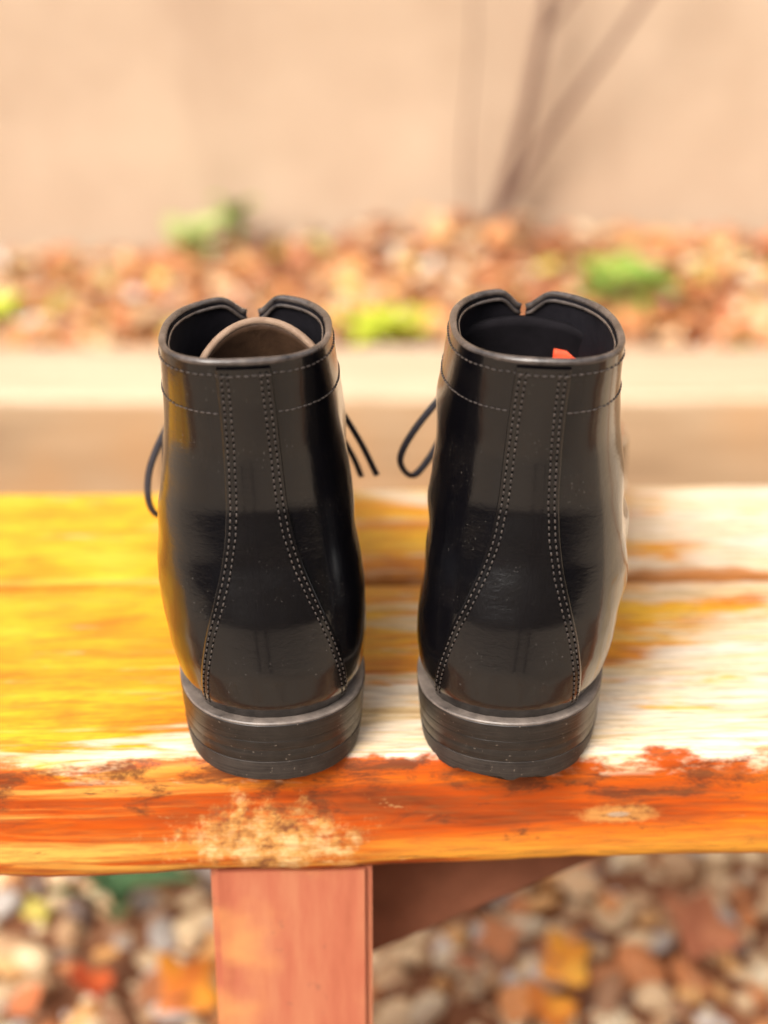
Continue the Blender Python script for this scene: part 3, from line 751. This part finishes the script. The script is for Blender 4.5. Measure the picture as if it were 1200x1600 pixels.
    for k, z in enumerate(rows):
        for sg in (-1, 1):
            h = B.half(z); a = sg * (h - 0.55); p = B.on(z, a, 0.02); n = B.normal(z, a)
            ends[k, sg] = (p, n, a)
            t = np.array([0, 0, 1.0]); e1 = np.cross(n, t); e1 /= np.linalg.norm(e1); e2 = np.cross(e1, n)
            circ = [p + n * 0.03 + (e1 * math.cos(q) + e2 * math.sin(q)) * 0.24 for q in np.linspace(0, 2 * math.pi, 15)]
            v, f = sweep(circ, 0.07, 0.06, nseg=6, N=np.tile(n, (15, 1)), cap=False); put('eyelet', v, f, M_EYELET, up)
    def lace(name, pts, wide=0.26, thin=0.07, up_v=(0, 0, 1), N=None, parent=root):
        P = catmull(pts, 10); v, f = sweep(P, wide, thin, nseg=10, up=up_v, N=N); return put(name, v, f, M_LACE, parent)
    main = None
    for k in range(len(rows) - 1):
        for sg in (-1, 1):
            p, n, a = ends[k, sg]; q, m, a2 = ends[k + 1, -sg]
            mid = (p + q) / 2 + np.array([0, 0.55 + 0.08 * sg, 0])
            pts = [p + n * 0.08, p * 0.72 + q * 0.28 + np.array([0, 0.42 + 0.05 * sg, 0]), mid, q * 0.72 + p * 0.28 + np.array([0, 0.42 + 0.05 * sg, 0]), q + m * 0.08]
            o = lace('lace' if main is None else 'lace_run', pts, 0.22, 0.06, (0, 0.9, 0.5), parent=root if main is None else main)
            main = main or o
    # knot and bow at the top of the throat
    p0 = (ends[4, 1][0] + ends[4, -1][0]) / 2 + np.array([0, 0.75, -0.9])
    kv = [p0 + np.array([0.35 * math.cos(t), 0.18 * math.sin(2 * t), 0.30 * math.sin(t)]) for t in np.linspace(0, 6.2, 9)]
    lace('lace_knot', kv, 0.20, 0.14, (0, 1, 0), parent=main)
    for nm, pts, upv in lace_pts: lace(nm, [p0] + [np.array(p) for p in pts], 0.15, 0.06, upv, parent=main)
    return root
mat_tongue_edge = mat_simple('tan_cut_leather_edge', (0.20, 0.12, 0.075), (0.32, 0.21, 0.14), 200, 0.7)

# lace points are boot-local centimetres (x to the right)
left_laces = [
    ('lace_loop', [(-1.8, 11.2, 12.2), (-3.5, 11.2, 10.6), (-4.5, 11.0, 8.7), (-4.65, 10.8, 7.2), (-4.2, 11.0, 6.5), (-3.6, 11.6, 7.4), (-2.2, 11.6, 10.4), (-0.4, 11.2, 12.4)], (0.3, 1, 0.2)),
    ('lace_end', [(1.6, 11.2, 13.0), (3.0, 11.0, 11.4), (4.1, 10.8, 9.6), (4.85, 10.6, 8.0)], (0.6, 1, 0.1)),
    ('lace_end', [(1.4, 11.6, 12.8), (2.9, 11.8, 10.4), (3.9, 11.6, 8.6), (4.3, 11.5, 7.6)], (0.6, 1, 0.1)),
]
right_laces = [
    ('lace_loop', [(-1.4, 11.0, 13.2), (-3.0, 10.8, 12.0), (-4.5, 10.6, 10.1), (-5.15, 10.6, 8.7), (-4.7, 10.8, 7.9), (-4.0, 11.0, 8.6), (-2.6, 11.4, 11.0), (-0.4, 11.2, 12.4)], (0.3, 1, 0.2)),
    ('lace_end', [(1.4, 11.6, 12.4), (2.4, 11.6, 10.0), (2.8, 11.8, 8.2)], (0.5, 1, 0.1)),
]
build_boot(+1, (-0.0382, -0.0015, BT), R(7.0), 'black polished leather ankle boot with brown inner tongue showing in its collar', M_TONGUE_B, 0.9, (2.75, 15.75, 1.3, 7.4), False, left_laces)
build_boot(-1, (0.0430, -0.0015, BT), R(-8.0), 'black polished leather ankle boot with a red tag inside its collar', M_TONGUE_K, 1.5, (2.7, 15.4, 0.9, 9.1), True, right_laces)

# ---------------------------------------------------------------- leaves one can pick out on the gravel
fallen_leaf(0.132, 0.415, 0.026, 0.044, 0.5, M_YELLOW, 'yellow-orange fallen leaf lying among the pebbles right of the leg', rx=0.5)
fallen_leaf(0.112, 0.362, 0.026, 0.048, 1.9, M_ORANGE, 'broad orange fallen leaf on gravel below the yellow-orange one')
fallen_leaf(-0.140, 0.385, 0.026, 0.055, 0.9, M_ORANGE, 'large amber fallen leaf on the gravel beside the front bench leg')
fallen_leaf(-0.212, 0.39, 0.026, 0.040, 2.2, M_RED, 'small red fallen leaf between pebbles left of the bench leg')
fallen_leaf(0.235, 0.45, 0.026, 0.068, 1.2, M_RUST, 'wide rust-brown fallen leaf on the gravel right of the brace')
weed((-0.205, 0.485, 0.025), 6, 0.075, M_DKGREEN, 'dull green sprig lying on the gravel under the bench', 0.05, 0.03, 0.55)

# ---------------------------------------------------------------- the photographer, standing behind the camera (seen only mirrored in the leather)
M_CLOTH = mat_simple('dark_cloth', (0.012, 0.012, 0.016), (0.03, 0.03, 0.036), 200, 0.9)
pv = [(0, 0, 0.95), (0, 0, 1.15), (0, 0.02, 1.40), (0, 0.03, 1.52), (0, 0.06, 1.62), (0, 0.07, 1.74),
      (-0.10, 0, 0.90), (-0.14, 0.03, 0.50), (-0.16, -0.02, 0.08), (-0.17, 0.14, 0.035), (0.10, 0, 0.90), (0.14, 0.03, 0.50), (0.16, -0.02, 0.08), (0.17, 0.14, 0.035),
      (-0.19, 0.01, 1.40), (-0.24, 0.10, 1.14), (-0.10, 0.34, 1.12), (0.19, 0.01, 1.40), (0.24, 0.10, 1.14), (0.10, 0.34, 1.12)]
pe = [(0, 1), (1, 2), (2, 3), (3, 4), (4, 5), (0, 6), (6, 7), (7, 8), (8, 9), (0, 10), (10, 11), (11, 12), (12, 13), (2, 14), (14, 15), (15, 16), (2, 17), (17, 18), (18, 19)]
pr = [.13, .12, .13, .055, .085, .065, .085, .065, .045, .035, .09, .065, .045, .035, .07, .048, .035, .07, .048, .035]
me = bpy.data.meshes.new('person'); me.from_pydata(pv, pe, []); person = bpy.data.objects.new('person', me); COL.objects.link(person)
person.location = (0.01, -1.95, 0); me.materials.append(M_CLOTH)
person.modifiers.new('skin', 'SKIN'); person.modifiers.new('smooth', 'SUBSURF').levels = 2
for v, r in zip(me.skin_vertices[0].data, pr): v.radius = (r, r)
me.skin_vertices[0].data[0].use_root = True
tag(person, 'person in dark clothes standing behind the viewpoint with feet apart', 'person')

# ---------------------------------------------------------------- behind the photographer: a clipped hedge across the yard
hd = empty('clipped_hedge', (0, -7.5, 0)); tag(hd, 'tall dark clipped hedge across the yard behind the viewpoint', 'hedge')
AV = []; AF = []; b = 0
for k in range(14000):
    x = random.uniform(-8, 8); zm = 4.1 + 0.7 * mnoise.noise(Vector((x * 0.5, 0, k % 3))); z = random.uniform(0.03, zm); y = 0.5 * (1 - abs(z - 1.6) / 6) + random.gauss(0, 0.08)
    if random.random() < 0.15: z = 3.95 + random.gauss(0, 0.2); y = random.uniform(-0.4, 0.5)
    V, F = leaf_geo(random.uniform(0.14, 0.30), 1.3, 0.2, 0.2)
    V = V @ euler_m(random.uniform(0.6, 2.2), random.gauss(0, .5), random.uniform(-1.2, 1.2)).T + np.array([x, y, z])
    if k % 3:                                  # the two returns of the hedge along the sides of the yard
        q = 1 if k % 3 == 1 else -1
        V = np.stack([q * (V[:, 1] - 7.5), V[:, 0] * 0.62 + 3.5, V[:, 2]], 1)
    AV.append(V); AF += [tuple(i + b for i in f) for f in F]; b += len(V)
tag(mesh_obj('foliage', np.vstack(AV), AF, M_HEDGE, hd), kind='stuff')
rough_box('inner_growth', -8, 8, -0.45, 0.30, 0.0, 3.9, 40, 0.05, M_HEDGE, hd, 0.1)
for q in (-1, 1):
    o = rough_box('inner_growth', -1.4, 8.4, -0.37, 0.37, 0.0, 3.9, 30, 0.05, M_HEDGE, hd, 0.1); o.rotation_euler = (0, 0, R(90)); o.location = (q * 7.6, 0, 0)
